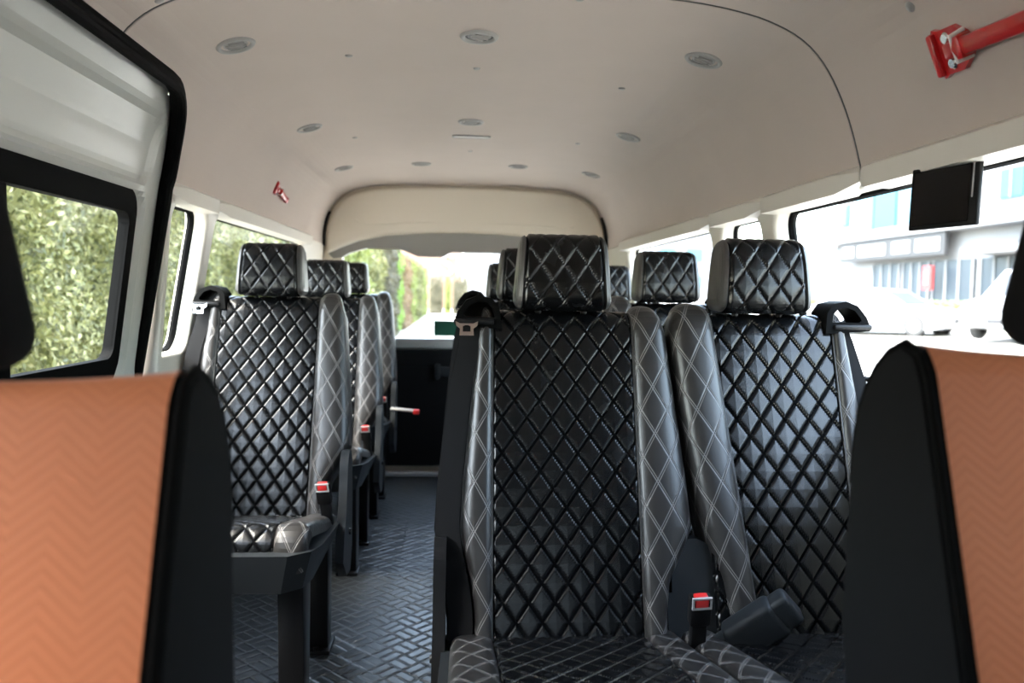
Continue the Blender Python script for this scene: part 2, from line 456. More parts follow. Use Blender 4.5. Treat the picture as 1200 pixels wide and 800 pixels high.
W_PAIR = ([0, .09, .15, .20, .25, .34, .49, .62, .66, .76], [.125, .128, .138, .152, .166, .182, .201, .213, .214, .20])
def make_seat(sb, covers=(-1, 1), pair=False, hoff=0.0):
    si = -sb
    root = empty('passenger_seat')
    # backrest: quilted centre, stitched side bolsters, plastic back shell
    hw = lambda s: .149
    quilt_panel(back_path, .15, .0058, fade_s=.05).build('backrest', M['quilt'], root, 0)
    win = lambda s: interp(*(W_PAIR if pair and sb > 0 else W_IN), s); wbe = lambda s: interp(*W_BELT, s)
    xin = (lambda s: interp([0, .66], [.060, .118], s)) if pair and sb > 0 else (lambda s: .149)
    bolster(coarse_back, xin, win, si, 1.0, .007 if pair and sb > 0 else 0).build('bolster', M['stitch'], root, 0)
    bolster(coarse_back, lambda s: .149, wbe, sb, .8).build('bolster', M['stitch'], root, 0)
    for sg in (-1, 1):
        ln_ = .007 if sg == si and pair and sb > 0 else .003
        MB().tube([(sg * ((xin(p[4]) if sg == si else .149) + .0015), p[0] + p[2] * ln_, p[1] + p[3] * ln_) for p in coarse_back[1:]], .0024, 6).build('piping', M['side_leather'], root, 0)
    # back shell as a closed slab behind the pads
    sh = MB()
    ks = list(range(0, len(coarse_back) - 4, 3))
    vs = []
    sec = []
    for i in ks:
        y, z, ny, nz, s = coarse_back[i]
        a = win(s) - .006; b = max(wbe(s) + .052, .235) if not (pair and sb > 0) else wbe(s) + .034
        if s > .54: b = b - (s - .54) * .12
        xs = [(-a if si < 0 else -b), (a if si > 0 else b)]
        ring = [(xs[0], -.034), (xs[0] + .0, -.09), (xs[0] + .03, -.125), (xs[1] - .03, -.125), (xs[1], -.09), (xs[1], -.034)]
        sec.append([(x, y + ny * n, z + nz * n) for x, n in ring])
    m = 6; fs = []
    for r in sec: vs += r
    for i in range(len(sec) - 1):
        for k in range(m): fs.append((i * m + k, (i + 1) * m + k, (i + 1) * m + (k + 1) % m, i * m + (k + 1) % m))
    fs.append(tuple(range(m))); fs.append(tuple((len(sec) - 1) * m + k for k in range(m))[::-1])
    sh.add(vs, fs); sh.build('back_shell', M['black_plastic'], root, 30)
    # headrest on two posts
    hp = make_path([(.215, 1.020), (.178, 1.022), (.160, 1.040), (.163, 1.09), (.172, 1.135), (.188, 1.166), (.222, 1.176), (.258, 1.166), (.27, 1.14), (.272, 1.06), (.258, 1.024)], .073 / 16, closed=True)
    def tz(i): return 1 - .10 * (hp[i][1] - 1.02) / .166
    band = MB()
    def cols(s, i):
        k = tz(i); x = np.arange(-27, 28) * (QA / QN)
        sb_ = s + .009
        h = pillow(x, sb_)
        e = np.clip((.088 - np.abs(x)) / .007, 0, 1)
        n = .0048 * h * e - .003 * (1 - e)
        return list(zip(x * k, n, x))
    hd = surf(hp, cols).build('headrest', M['quilt'], root, 0); hd.location.x = hoff
    for sg in (-1, 1):
        def cs(s, i, sg=sg):
            k = tz(i); row = [(sg * .087 * k, -.004, 0), (sg * .091 * k, .001, .004), (sg * .098 * k, -.003, .01), (sg * .1025 * k, -.012, .02), (sg * .104 * k, -.026, .035)]
            return row if sg > 0 else row[::-1]
        sp = surf(hp, cs); nc = 5; n = len(hp)
        cap = [i * nc + (nc - 1 if sg > 0 else 0) for i in range(n - 1)]
        sp.f.append(tuple(cap) if sg < 0 else tuple(cap[::-1])); sp.mi.append(0)
        sp.build('side_panel', M['side_leather'], hd, 0)
    for x in (-.05, .05):
        MB().cyl((x + hoff, .222, .97), (x + hoff, .218, 1.05), .007).build('headrest_post', M['black_satin'], root)
    # cushion
    cw = lambda s: .232 if s > .12 else .222 + .010 * s / .12
    quilt_panel(cush_path, .15, .0055).build('seat_cushion', M['quilt'], root, 0)
    for sg in (-1, 1):
        bolster(coarse_cush, lambda s: .149, (lambda s: min(cw(s), .222)) if pair and sg == si else cw, sg, .5).build('cushion_bolster', M['stitch'], root, 0)
    # plastic apron round the cushion
    ap = MB()
    out = [(-.245, .06), (-.252, -.36), (-.238, -.43), (-.19, -.468), (.19, -.468), (.238, -.43), (.252, -.36), (.245, .06)]
    def mp(u, v, w):
        k = 1 - .10 * max(0, (.42 - w) / .09) ** 1.5
        if pair and u * si > .222: u = .222 * si
        if pair and sb > 0 and u > .236: u = .236
        w = w - .055 * min(1, max(0, (v + .40) / .36)) * (1 if w > .36 else .3)
        return (u * k, v * (1 - .05 * max(0, (.42 - w) / .09)), w - .03 * max(0, -v - .25) / .2 * 0)
    ap.prism(out, mp, .325, .422, .012, 2)
    ap.build('seat_apron', M['grey_plastic'], root, 35)
    # steel legs, each with a foot plate
    for x in (-.178, .178):
        for y, dy in ((-.33, .034), (.02, .03)):
            lg = MB()
            h = .335
            lg.rbox((0, 0, h / 2), (.064, dy * 2, h), .006, 2, taper=(1.0, 1.5))
            lg.rbox((0, 0, .006), (.08, dy * 2 + .05, .012), .003, 2)
            for by in (-1, 1): lg.cyl((0, by * (dy + .014), .012), (0, by * (dy + .014), .02), .008, seg=8)
            o = lg.build('leg', M['black_satin'], root, 35); o.location = (x, y, 0)
    # recliner side cover on both sides of the back hinge
    for sg in covers:
        cv = MB(); x0 = sg * .240
        cap = []
        for k in range(13): a = math.radians(-20 + 200 * k / 12); cap.append((.045 + .05 * math.cos(a), .60 + .055 * math.sin(a)))
        cap += [(-.03, .50), (-.07, .43), (-.09, .36), (-.02, .30), (.06, .29), (.095, .36), (.10, .5)]
        cv.prism(cap, lambda u, v, w: (w, u, v - .085), min(x0, x0 + sg * .024), max(x0, x0 + sg * .024), .006, 2)
        cv.build('side_cover', M['black_plastic'] if pair else M['grey_plastic'], root, 35)
        kn = MB().cyl((x0 + sg * .024, .03, .33), (x0 + sg * .030, .03, .33), .010, .008, 12)
        kn.build('cover_bolt', M['black_satin'], root)
    # belt: shoulder guide, webbing, tongue
    g = MB()
    y0 = .205
    oc = [(-.020, .975), (-.014, 1.02), (.002, 1.040), (.030, 1.046), (.056, 1.036), (.074, 1.012), (.080, .995), (.080, .982)]
    ic = [(-.004, 1.000), (.0, 1.018), (.010, 1.028), (.030, 1.033), (.048, 1.026), (.060, 1.010), (.062, 1.004), (.056, 1.000)]
    fx = lambda u, v, w: (sb * (.150 + u), w + (v - 1.0) * .2, v)
    g.prism([(u, v) for u, v in oc], fx, y0 - .03, y0 + .05, .006, 2, hole=ic)
    gd = g.build('belt_guide', M['rubber'], root, 40)
    MB().rbox((sb * .190, y0 - .034, .990), (.085, .012, .012), .004, 2).build('belt_slot', M['black_satin'], gd)
    if sb < 0: MB().prism(ic, fx, y0 + .01, y0 + .03, 0).build('guide_back', M['black_plastic'], gd, 40)
    wb = MB(); row = []
    for i in range(2, len(coarse_back) - 8, 2):
        y, z, ny, nz, s = coarse_back[i]
        xo = (max(wbe(s) + .048, .232) if not (pair and sb > 0) else wbe(s) + .030) - (max(0, s - .54) * .12); xi = xo - .046
        row.append([(sb * xi, y - .0 + ny * .004, z + nz * .004), (sb * xo, y + ny * -.004, z + nz * -.004), (sb * xo, y - ny * .008, z - nz * .008), (sb * xi, y - ny * .0, z - nz * .0)])
    vs = [p for r in row for p in r]; fs = []
    for i in range(len(row) - 1):
        for k in range(4): fs.append((i * 4 + k, i * 4 + (k + 1) % 4, (i + 1) * 4 + (k + 1) % 4, (i + 1) * 4 + k))
    fs.append((0, 1, 2, 3)); fs.append(tuple(len(vs) - 4 + k for k in range(4)))
    wb.add(vs, fs).build('seat_belt', M['webbing'], root, 0)
    tg = MB(); cx = sb * .205; cz = .982; cy = .156
    oc = [(-.024, .010), (-.014, .005), (.014, .005), (.024, .010), (.022, 0.0), (.014, -.006), (.015, -.02), (-.015, -.02), (-.014, -.006), (-.022, 0.0)]
    ih = [(-.008, -.001), (-.003, .001), (.003, .001), (.008, -.001), (.008, -.004), (.008, -.008), (.008, -.012), (-.008, -.012), (-.008, -.008), (-.008, -.004)]
    tg.prism(oc, lambda u, v, w: (cx + u, cy + w + v * .3, cz + v), 0, .005, hole=ih)
    if sb < 0: tg.build('belt_tongue', M['chrome'], root)
    # buckle on a stalk at the other side
    if pair and sb > 0: return root
    bk = MB(); mx = Matrix.Translation((si * (.232 if pair else .218), -.075, .395)) @ Matrix.Rotation(math.radians(18), 4, 'X') @ Matrix.Rotation(math.radians(-si * 4), 4, 'Y')
    bk.rbox((0, 0, .025), (.030, .020, .10), .005, 2, mx=mx)
    bk.rbox((0, -.001, .088), (.040, .026, .062), .006, 2, mx=mx)
    b = bk.build('belt_buckle', M['black_plastic'], root, 40)
    MB().rbox((0, -.006, .113), (.026, .020, .020), .003, 2, mx=mx).build('release_button', M['red_plastic'], b)
    fr = MB(); 
    fr.prism([(-.018, .100), (-.018, .125), (.018, .125), (.018, .100)], lambda u, v, w: mx @ Vector((u, w, v)), -.0165, -.012, 0, hole=[(-.0145, .104), (-.0145, .1215), (.0145, .1215), (.0145, .104)])
    fr.build('button_frame', M['silver'], b)
    return root

ROWS = {1: (1.50, 0.0), 2: (2.295, .014), 3: (3.29, .004), 4: (4.03, .022)}
def place(o, x, row):
    y, dz = ROWS[row]; o.location = (x, y, dz)
    if dz:
        for ch in o.children:
            if ch.name.split('.')[0] == 'leg':
                ch.location.z = -dz; ch.scale.z = (.335 + dz) / .335
seatS = make_seat(-1); seatL = make_seat(-1, (-1,), True); seatR = make_seat(1, (), True, -.006)
GRP = 'black quilted passenger seats'
seat_list = [
    (seatL, .222, 1, 'black quilted leather passenger seat nearest the aisle in the frontmost pair, complete with red buckle'),
    (seatR, .665, 1, 'black quilted passenger seat with pale blue sheen beside the right window, in the frontmost pair'),
    (seatS, -.577, 2, 'single black quilted seat behind the sliding door, foremost on the left of the aisle'),
    (seatL, .222, 2, 'aisle seat of the second pair, mostly hidden directly behind the nearest black seat'),
    (seatR, .665, 2, 'window seat of the second pair, quilted headrest rising between the two front headrests'),
    (seatS, -.577, 3, 'second single seat on the left, its headrest half behind the first one'),
    (seatL, .222, 3, 'aisle seat of the third pair, thin dark headrest edge by the rear window'),
    (seatR, .665, 3, 'window seat of the third pair, small quilted headrest by the right rear pillar'),
    (seatS, -.577, 4, 'rearmost single seat on the left, beside the cargo area and rear window'),
]
used = set()
seats = []
for proto, x, row, lab in seat_list:
    # first use moves the prototype itself; later ones are copies made before it is altered
    o = proto if id(proto) not in used else copy_tree(proto)
    used.add(id(proto))
    place(o, x, row); tag(o, lab, 'seat', GRP); seats.append(o)

# seat pair in front: grey hinge cover and folded buckle block between the two
hc = MB()
ol = [(-.055, .36), (-.058, .50), (-.047, .50), (-.045, .545)] + [(-.045 * math.cos(math.radians(a)), .555 + .045 * math.sin(math.radians(a))) for a in range(0, 181, 15)] + [(.045, .545), (.047, .50), (.058, .50), (.055, .36)]
hc.prism(ol, lambda u, v, w: (.258 + u, w + (v - .42) * .3, v - .04), .004, .026, .006, 2)
hc.build('hinge_cover', M['grey_plastic'], seats[0], 40)
bb = MB(); mx = Matrix.Translation((-.100, -.075, .430)) @ Matrix.Rotation(math.radians(48), 4, 'Y') @ Matrix.Rotation(math.radians(15), 4, 'X') @ Matrix.Scale(1.3, 4)
bb.rbox((0, 0, 0), (.058, .04, .085), .010, 3, mx=mx); bb.rbox((0, 0, .052), (.05, .034, .03), .008, 3, mx=mx)
bb.rbox((0, 0, -.06), (.04, .03, .05), .006, 2, mx=mx)
bb.build('buckle_cover', M['grey_plastic'], seats[1], 40)
# release lever with a red tip on the rear left seat
lv = MB().tube([(.245, -.02, .44), (.27, -.05, .442), (.36, -.08, .438)], .008, 8)
lo = lv.build('fold_lever', M['silver'], seats[8]); MB().rbox((.372, -.083, .433), (.03, .018, .024), .005, 2).build('lever_tip', M['red_plastic'], lo)

# ------------------------------------------------------------------ the two front seats
def front_seat(x0, y0, ztop, lab, hr):
    root = empty('front_seat', (x0, y0, 0)); tag(root, lab, 'seat', 'orange front seats')
    zt = ztop
    bp = make_path([(-.155, zt - .52), (-.11, zt - .36), (-.06, zt - .20), (-.012, zt - .05), (.0, zt - .018), (.02, zt), (.05, zt - .006), (.085, zt - .035), (.11, zt - .085), (.118, zt - .16)], .009)
    HW = .232
    def cols(s, i):
        row = []
        for k in range(41):
            t = -1 + 2 * k / 40; x = t * (HW - .006)
            n = .010 * (abs(t) ** 3) - .01
            row.append((x, n, x))
        return row
    surf(bp, cols).build('backrest', M['orange'], root, 0)
    # black side faces of the backrest and a rear shell
    side = [(p[0] - p[2] * .004, p[1] - p[3] * .004) for p in bp[::3]]
    side += [(.118, zt - .30), (.08, zt - .45), (.02, zt - .60), (-.14, zt - .60)]
    for sg in (-1, 1):
        mb = MB(); x1 = sg * (HW - .006)
        mb.prism(side, lambda u, v, w: (w, u, v), min(x1 - sg * .02, x1 + sg * .014), max(x1 - sg * .02, x1 + sg * .014), .008, 3)
        sd = mb.build('side_bolster', M['front_black'], root, 50)
        # piping along the edge between orange cover and black side
        MB().tube([(sg * (HW + .004), p[0] - .002, p[1] + .001) for p in bp[::3]], .0045, 8).build('piping', M['rubber'], sd)
    rs = MB().prism([(p[0] + .02, p[1] - .02) for p in bp[::5]] + [(.11, zt - .30), (.07, zt - .45), (.02, zt - .58), (-.12, zt - .58)], lambda u, v, w: (w, u, v), -HW + .03, HW - .03, 0)
    rs.build('back_shell', M['front_black'], root, 40)
    # headrest: wider at the foot, rounded
    h = MB(); cx, cz = hr
    h.rbox((cx, .040, zt - .004 + .09), (.255, .10, .18), .038, 5, taper=(.72, .8))
    hd = h.build('headrest', M['headrest_black'], root, 50)
    for px in (-.045, .045): MB().cyl((cx + px, .045, zt - .06), (cx + px, .045, zt + .05), .007).build('headrest_post', M['black_satin'], root)
    # cushion and base
    cu = MB(); cu.rbox((0, -.38, .36), (.46, .48, .13), .04, 4); cu.build('seat_cushion', M['orange'], root, 50)
    bs = MB(); bs.rbox((0, -.34, .16), (.42, .44, .315), .02, 2); bs.build('seat_base', M['black_plastic'], root, 40)
    return root
FL = front_seat(-.441, .605, .985, 'orange covered front seat at the left, black side and headrest', (-.02, 0))
FR = front_seat(.648, .675, 1.010, 'orange covered front seat at the right edge, thick black side facing the aisle', (-.002, 0))

# ------------------------------------------------------------------ van shell
HALF = np.array([(0, .610), (.2, .608), (.4, .598), (.52, .581), (.60, .558), (.66, .526), (.705, .480), (.742, .415), (.768, .350), (.786, .290), (.795, .255)])
HALF2 = np.array([(0, .606), (.2, .605), (.4, .598), (.54, .586), (.63, .564), (.70, .528), (.752, .470), (.784, .405), (.798, .340), (.801, .290), (.801, .255)])
def resample(P, n=48):
    d = make_path([tuple(p) for p in P], .004); t = np.linspace(0, d[-1][4], n)
    return np.stack([np.interp(t, d[:, 4], d[:, 0]), np.interp(t, d[:, 4], d[:, 1])], 1)
PA, PB = resample(HALF), resample(HALF2)                     # front and rear cross-section, centre to side
def prof(y):
    t = min(1, max(0, (y - 2.3) / 2.0)); t = t * t * (3 - 2 * t)
    return PA * (1 - t) + PB * t
def full_at(y):
    p = prof(y); return [(-x, z) for x, z in p[::-1]] + [(x, z) for x, z in p[1:]]
PROF = [tuple(p) for p in PA]
full = full_at(0); full_rear = full_at(4.5)
def ceil_at(xr, y=0.0):
    p = prof(y); xs = p[:, 0]; zs = p[:, 1]; a = abs(xr)
    z = np.interp(a, xs, zs); dz = (np.interp(a + .01, xs, zs) - np.interp(a - .01, xs, zs)) / .02 if a > .02 else 0
    sn = 1 if xr >= 0 else -1
    n = Vector((sn * dz, 0, -1)).normalized()                # inward, downwards
    return Vector((XC + xr, 0, EYE + z)), n

def sd_round(px, py, cx, cy, hx, hy, r):
    qx = abs(px - cx) - hx + r; qy = abs(py - cy) - hy + r
    return min(max(qx, qy), 0) + math.hypot(max(qx, 0), max(qy, 0)) - r
DOOR_R, DOOR_TOP, DOOR_REAR = .22, .476, 2.105             # door opening: top (above eye), rear edge
def in_door(y, z): return y > .71 and sd_round(y, z, .5, DOOR_TOP - 1.0, DOOR_REAR - .5, 1.0, DOOR_R) < 0

def build_ceiling():
    ys = sorted(set([round(-.905 + .0225 * k, 4) for k in range(int(5.45 / .0225) + 1)] + [1.614, 1.617, 1.620, 1.623, 1.626, 4.545]))
    mb = MB(); n = len(full); vs = []; fs = []
    for y in ys:
        g = .003 if abs(y - 1.62) < .0035 else 0.0           # seam between the two roof linings
        fy = full_at(y)
        for k, (x, z) in enumerate(fy):
            nn = ceil_at(x)[1] if g else Vector((0, 0, 0))
            vs.append((XC + x - nn.x * g, y, EYE + z - nn.z * g))
    for i in range(len(ys) - 1):
        ym = (ys[i] + ys[i + 1]) / 2
        for k in range(n - 1):
            zm = (full[k][1] + full[k + 1][1]) / 2
            if full[k][0] < 0 and in_door(ym, zm): continue
            a = i * n + k; fs.append((a, a + n, a + n + 1, a + 1))
    mb.add(vs, fs)
    return mb.build('ceiling', M['headliner'], None, 0)
structure(build_ceiling(), 'beige curved van headliner with a seam across it', 'ceiling')

sm_ = MB(); sm_.tube([(XC + x - ceil_at(x)[1].x * .001, 1.62, EYE + z - ceil_at(x)[1].z * .001) for x, z in full if not (x < 0 and in_door(1.62, z))], .0017, 6)  # dark tube stands in for shade inside the seam groove
structure(sm_.build('trim_10', M['vent_dark'], None, 0), 'thin dark tube put in for shade in the seam between front and rear headliner', 'trim')
fl = MB(); fl.rbox((XC, 1.8, -.02), (1.80, 5.5, .04), 0); structure(fl.build('floor', M['floor'], None, 0), 'dark grey patterned vinyl van floor', 'floor')

# side walls: trimmed panels with window openings, leaning in at the top
def wall_x(sg, z): return XC + sg * (.797 + max(0, (1.30 - max(z, .80))) * .17)
def wall_map(sg): return lambda u, v, w: (wall_x(sg, v) + sg * (.035 + w), u, v)
WZ0, WZ1 = .86, 1.283
LW = [(2.20, WZ0, 2.49, WZ1), (2.57, WZ0, 3.98, WZ1)]
RW = [(.10, WZ0, .80, WZ1 - .0), (.93, WZ0, 2.11, WZ1), (2.21, WZ0, 2.55, WZ1), (2.65, WZ0, 3.98, WZ1)]
wl = plate('wall_left', [[(2.13, .0), (4.53, .0), (4.53, 1.315), (2.13, 1.315)]] + [rrect(*w, .05) for w in LW], .07, .014, wall_map(-1), M['cream'])
structure(wl, 'cream trimmed left side of the van behind the sliding door', 'wall')
wr = plate('wall_right', [[(-.90, .0), (4.53, .0), (4.53, 1.315), (-.90, 1.315)]] + [rrect(*w, .05) for w in RW], .07, .014, wall_map(1), M['cream'])
structure(wr, 'cream trimmed right side of the van with its window pillars', 'wall')
wf = MB(); wf.prism([(-.90, 0), (.72, 0), (.72, 1.32), (.60, 1.32), (.60, .85), (.0, .85), (-.1, 1.32), (-.90, 1.32)], wall_map(-1), -.035, .035, .01)
structure(wf.build('wall_front', M['white_paint'], None, 30), 'white front door side beside the left front seat', 'wall')
fg_ = MB(); fg_.prism([(-.02, .84), (.61, .84), (.61, 1.33), (-.12, 1.33)], wall_map(-1), .022, .026)
structure(fg_.build('window_9', M['glass_dimmed'], None, 30), 'front left door window', 'window')
fw = MB(); fw.rbox((XC, -.80, .46), (1.76, .20, .92), .03, 3); structure(fw.build('wall_dashboard', M['black_plastic'], None), 'black dashboard bulkhead at the van front', 'wall')

hd_ = MB(); hd_.prism([(x * 1.01, z + .01) for x, z in full] + [(.80, .20), (.70, .20), (0, .20), (-.70, .20), (-.80, .20)], lambda u, v, w: (XC + u, -.88 + w, EYE + v), -.02, .02, .005, 2)  # unseen header, added and lowered to block front light
structure(hd_.build('trim_11', M['headliner'], None, 30), 'unseen header added above the windscreen to block front light', 'trim')
def window(n, sg, w, lab, rubber_r=.009):
    g = MB(); u0, v0, u1, v1 = w
    mp = wall_map(sg)
    g.prism(rrect(u0 - .012, v0 - .012, u1 + .012, v1 + .012, .055), lambda u, v, x: mp(u, v, x), .022, .026)
    o = g.build(f'window_{n}', M['glass_dimmed' if n == 6 else 'glass'], None, 30); structure(o, lab, 'window')
    r = MB(); r.tube([mp(u, v, .016) for u, v in rrect(u0 - .002, v0 - .002, u1 + .002, v1 + .002, .05)], rubber_r, 8, closed=True)
    r.build('window_rubber', M['rubber'], o)
    return o
window(1, -1, LW[0], 'narrow side window just behind the sliding door seal', .012)
window(2, -1, LW[1], 'rear left side window behind the first single seat')
window(3, 1, RW[1], 'large right side window with the street outside', .012)
window(4, 1, RW[2], 'narrow quarter window between the two right pillars')
window(5, 1, RW[3], 'long rear right side window')
window(6, 1, RW[0], 'front right door window beyond the frame')

ws_ = MB(); ws_.prism([(-.85, -.14), (.85, -.14), (.82, .22), (-.82, .22)], lambda u, v, w: (XC + u, -.87 + w, EYE + v), 0, .005)
structure(ws_.build('window_8', M['glass_dimmed'], None, 30), 'windscreen of the van', 'window')
# bevelled lips above the side windows
def lip(n, sg, u0, u1, lab):
    b = MB(); vs = []
    for u, k in ((u0, 0), (u0 + .06, 1), (u1 - .06, 1), (u1, 0)):
        zt = 1.330; zb = 1.296 - .020 * k
        for v, wd in ((zt, -.006), (zt - .014, -.026 * k - .008), (zb, -.028 * k - .008), (zb - .002, .02), (zt, .02)):
            vs.append((wall_x(sg, v) + sg * wd, u, v))
    fs = []
    for i in range(3):
        for k in range(5): fs.append((i * 5 + k, i * 5 + (k + 1) % 5, (i + 1) * 5 + (k + 1) % 5, (i + 1) * 5 + k))
    fs += [(0, 1, 2, 3, 4), (15, 16, 17, 18, 19)]
    b.add(vs, fs)
    me = b.build(f'trim_{n}', M['cream'], None, 30)
    bm = bmesh.new(); bm.from_mesh(me.data); bmesh.ops.recalc_face_normals(bm, faces=bm.faces); bm.to_mesh(me.data); bm.free()
    structure(me, lab, 'trim')
lip(1, -1, 2.15, 2.53, 'cream lip over the narrow left window')
lip(2, -1, 2.53, 4.06, 'cream lip over the rear left window')
lip(3, 1, .86, 1.618, 'cream rail over the large right window, front length')
lip(4, 1, 1.622, 2.16, 'cream rail over the large right window, rear length')
lip(5, 1, 2.16, 2.60, 'cream lip over the narrow right quarter window')
lip(6, 1, 2.60, 4.06, 'cream lip over the long rear right window')

# ------------------------------------------------------------------ sliding door on the left
def door_x(z):                                              # z above eye height
    return XC - interp([-1.05, -.20, .20, .28, .35, .42, .50], [.865, .865, .812, .800, .783, .755, .712], z)
D0, D1 = .70, DOOR_REAR + .02
GW = (.78, -.20, 1.975, .212)                               # window hole (y0,z0,y1,z1)
def build_door():
    ys = np.arange(D0, D1 + .001, .0125); zs = np.arange(-1.03, .511, .0125)
    mb = MB(); vs = []; fs = []; n = len(zs)
    sm = lambda t: (lambda q: q * q * (3 - 2 * q))(min(1, max(0, t)))
    for y in ys:
        for z in zs:
            e1 = sm(-sd_round(y, z, .6, .335, 2.035 - .6, .093, .06) / .022)    # long recess above the window
            e2 = sm((-sd_round(y, z, .6, .0, 2.03 - .6, .243, .07)) / .03)        # recess the window sits in
            vs.append((door_x(z) - .012 * e1 - .02 * e2, y, EYE + z))
    for i in range(len(ys) - 1):
        for k in range(n - 1):
            yc = (ys[i] + ys[i + 1]) / 2; zc = (zs[k] + zs[k + 1]) / 2
            if sd_round(yc, zc, (GW[0] + GW[2]) / 2, (GW[1] + GW[3]) / 2, (GW[2] - GW[0]) / 2, (GW[3] - GW[1]) / 2, .05) < 0: continue
            if not in_door(yc - .01, zc): continue
            a = i * n + k; fs.append((a, a + n, a + n + 1, a + 1))
    mb.add(vs, fs)
    return mb.build('door_1', M['white_paint'], None, 0)
door = structure(build_door(), 'white sliding door with black framed window', 'door')
dmap = lambda u, v, w: (door_x(v) - .015 + w, u, EYE + v)
fr = MB(); fr.prism(rrect(GW[0] - .03, GW[1] - .03, GW[2] + .022, GW[3] + .022, .06), dmap, -.012, .008, .005, 2, hole=rrect(GW[0] + .02, GW[1] + .03, GW[2] - .03, GW[3] - .036, .03))
fo = fr.build('window_frame', M['rubber'], door, 40)
ig = MB(); ig.prism(rrect(GW[0] - .005, GW[1] - .0, GW[2] - .008, GW[3] - .008, .045), dmap, .007, .014, .003, 2, hole=rrect(GW[0] + .02, GW[1] + .03, GW[2] - .03, GW[3] - .036, .03))
ig.build('inner_seal', M['rubber'], fo, 40)
gb = MB(); gb.rbox((door_x(0) - .002, 1.423, EYE + .0), (.026, .062, .37), .006); 
gbo = gb.build('sliding_post', M['rubber'], fo, 40)
gl = MB(); gl.prism(rrect(GW[0] + .01, GW[1] + .01, GW[2] - .02, GW[3] - .026, .03), dmap, -.006, -.002); gl.build('window_pane', M['glass'], door, 30)

# rubber seal round the door opening
sl = MB(); pts = []
path2 = [(.72, DOOR_TOP)] + [(t, DOOR_TOP) for t in np.linspace(.77, DOOR_REAR - DOOR_R - .03, 24)]
path2 += [(DOOR_REAR - DOOR_R + DOOR_R * math.sin(a), DOOR_TOP - DOOR_R + DOOR_R * math.cos(a)) for a in np.linspace(0, PI / 2, 14)]
path2 += [(DOOR_REAR, z) for z in np.linspace(DOOR_TOP - DOOR_R - .03, -1.0, 40)]
def seal_x(z):
    xs = [p[1] for p in PROF][::-1]; ws = [p[0] for p in PROF][::-1]
    return XC - (np.interp(z, xs, ws) if z > .256 else .797 + max(0, (.25 - max(z, -.25))) * .17) + .004
sl.tube([(seal_x(z), y, EYE + z) for y, z in path2], .019, 12)
def inset(y, z):
    a = min(1, max(0, (DOOR_TOP - z) / DOOR_R)); return (y - .014 * math.sin(a * PI / 2), z - .014 * math.cos(a * PI / 2))
sl.tube([(seal_x(z) + .010, inset(y, z)[0], EYE + inset(y, z)[1]) for y, z in path2], .0115, 10)
structure(sl.build('trim_7', M['rubber'], None, 0), 'thick black rubber seal round the sliding door opening', 'trim')

# ------------------------------------------------------------------ tailgate
TY = 4.50
tmap = lambda u, v, w: (XC + u, TY + w, EYE + v)
arch = [(x * .985, z - .008) for x, z in full_rear if z > .262]
arch = arch[::-1]                                            # right to left over the top
low = [(-.776, .208), (-.70, .240), (-.60, .276), (-.45, .306), (-.2, .325), (0, .329), (.2, .325), (.45, .306), (.60, .276), (.70, .240), (.776, .208)]
up = plate('door_2', [arch + low], .09, .03, lambda u, v, w: (XC + u, TY + .045 + w - .10 * max(0, (.55 - v)) * .3, EYE + v), M['tailgate_paint'], res=5)
structure(up, 'cream painted rear door of the van with wide window', 'door')
bk_ = MB(); bk_.prism([(x * 1.03, z + .02) for x, z in full_rear if z > .258][::-1] + [(-.83, .24), (-.62, .32), (0, .37), (.62, .32), (.83, .24)], lambda u, v, w: (XC + u, TY + w, EYE + v), .035, .10)  # backing plate added to stop light leaking round the rear arch
bk_.build('light_leak_backing', M['tailgate_paint'], up, 30)
cr = MB()
ln = [(-.60, .378), (-.55, .366), (0, .392), (.55, .366), (.60, .378)]
cr.tube([(XC + x, TY - .006, EYE + z + .0) for x, z in [(-.62, .40), (-.60, .383), (-.56, .374), (-.3, .388), (0, .393), (.3, .388), (.56, .374), (.60, .383), (.62, .40)]], .004, 8)
cr.build('panel_crease', M['tailgate_paint'], up, 0)
ga = MB()                                                    # grey garnish above the glass, dropping over the stop lamp
gtop = [(x, z + .004) for x, z in low]
gbot = [(.745, .185), (.68, .208), (.55, .225), (.14, .228), (-.085, .228), (-.136, .200), (-.27, .200), (-.385, .243), (-.555, .243), (-.65, .215), (-.70, .187), (-.745, .18)]
vs = []
prof_pts = gtop + gbot
ga.prism(gtop + gbot, lambda u, v, w: (XC + u, TY + .012 + w + .25 * max(0, .33 - v) * (1 if w < .03 else 0), EYE + v), -.02, .06, .006, 2)
ga.build('window_garnish', M['garnish'], up, 35)
# lower half: window posts, sill, black trim with latch
lowp = plate('door_3', [[(-.86, -1.06), (.86, -1.06), (.86, .262), (-.86, .262)], rrect(-.695, -.262, .695, .30, .06)], .06, .012, lambda u, v, w: (XC + u, TY + .06 + w, EYE + v), M['tailgate_paint'])
structure(lowp, 'cream window surround of the rear door', 'door')
si = MB(); si.rbox((XC, TY + .02, EYE - .290), (1.44, .06, .062), .014, 3); si.rbox((XC, TY + .004, EYE - .268), (1.42, .03, .014), .005, 2)
si.build('window_sill', M['sill_grey'], lowp, 40)
tr = MB(); tr.prism(rrect(-.76, -.985, .76, -.325, .04), tmap, -.01, .04, .01, 2); tr.prism(rrect(-.62, -.90, .62, -.42, .05), tmap, -.016, .0, .006, 2)
lt = tr.build('lower_trim', M['black_plastic'], lowp, 40)
lb = MB(); lb.rbox((-.09 + XC, TY - .022, EYE - .445), (.15, .03, .055), .008, 2); lb.rbox((-.155 + XC, TY - .026, EYE - .445), (.03, .035, .085), .006, 2); lb.rbox((-.025 + XC, TY - .026, EYE - .445), (.03, .035, .085), .006, 2)
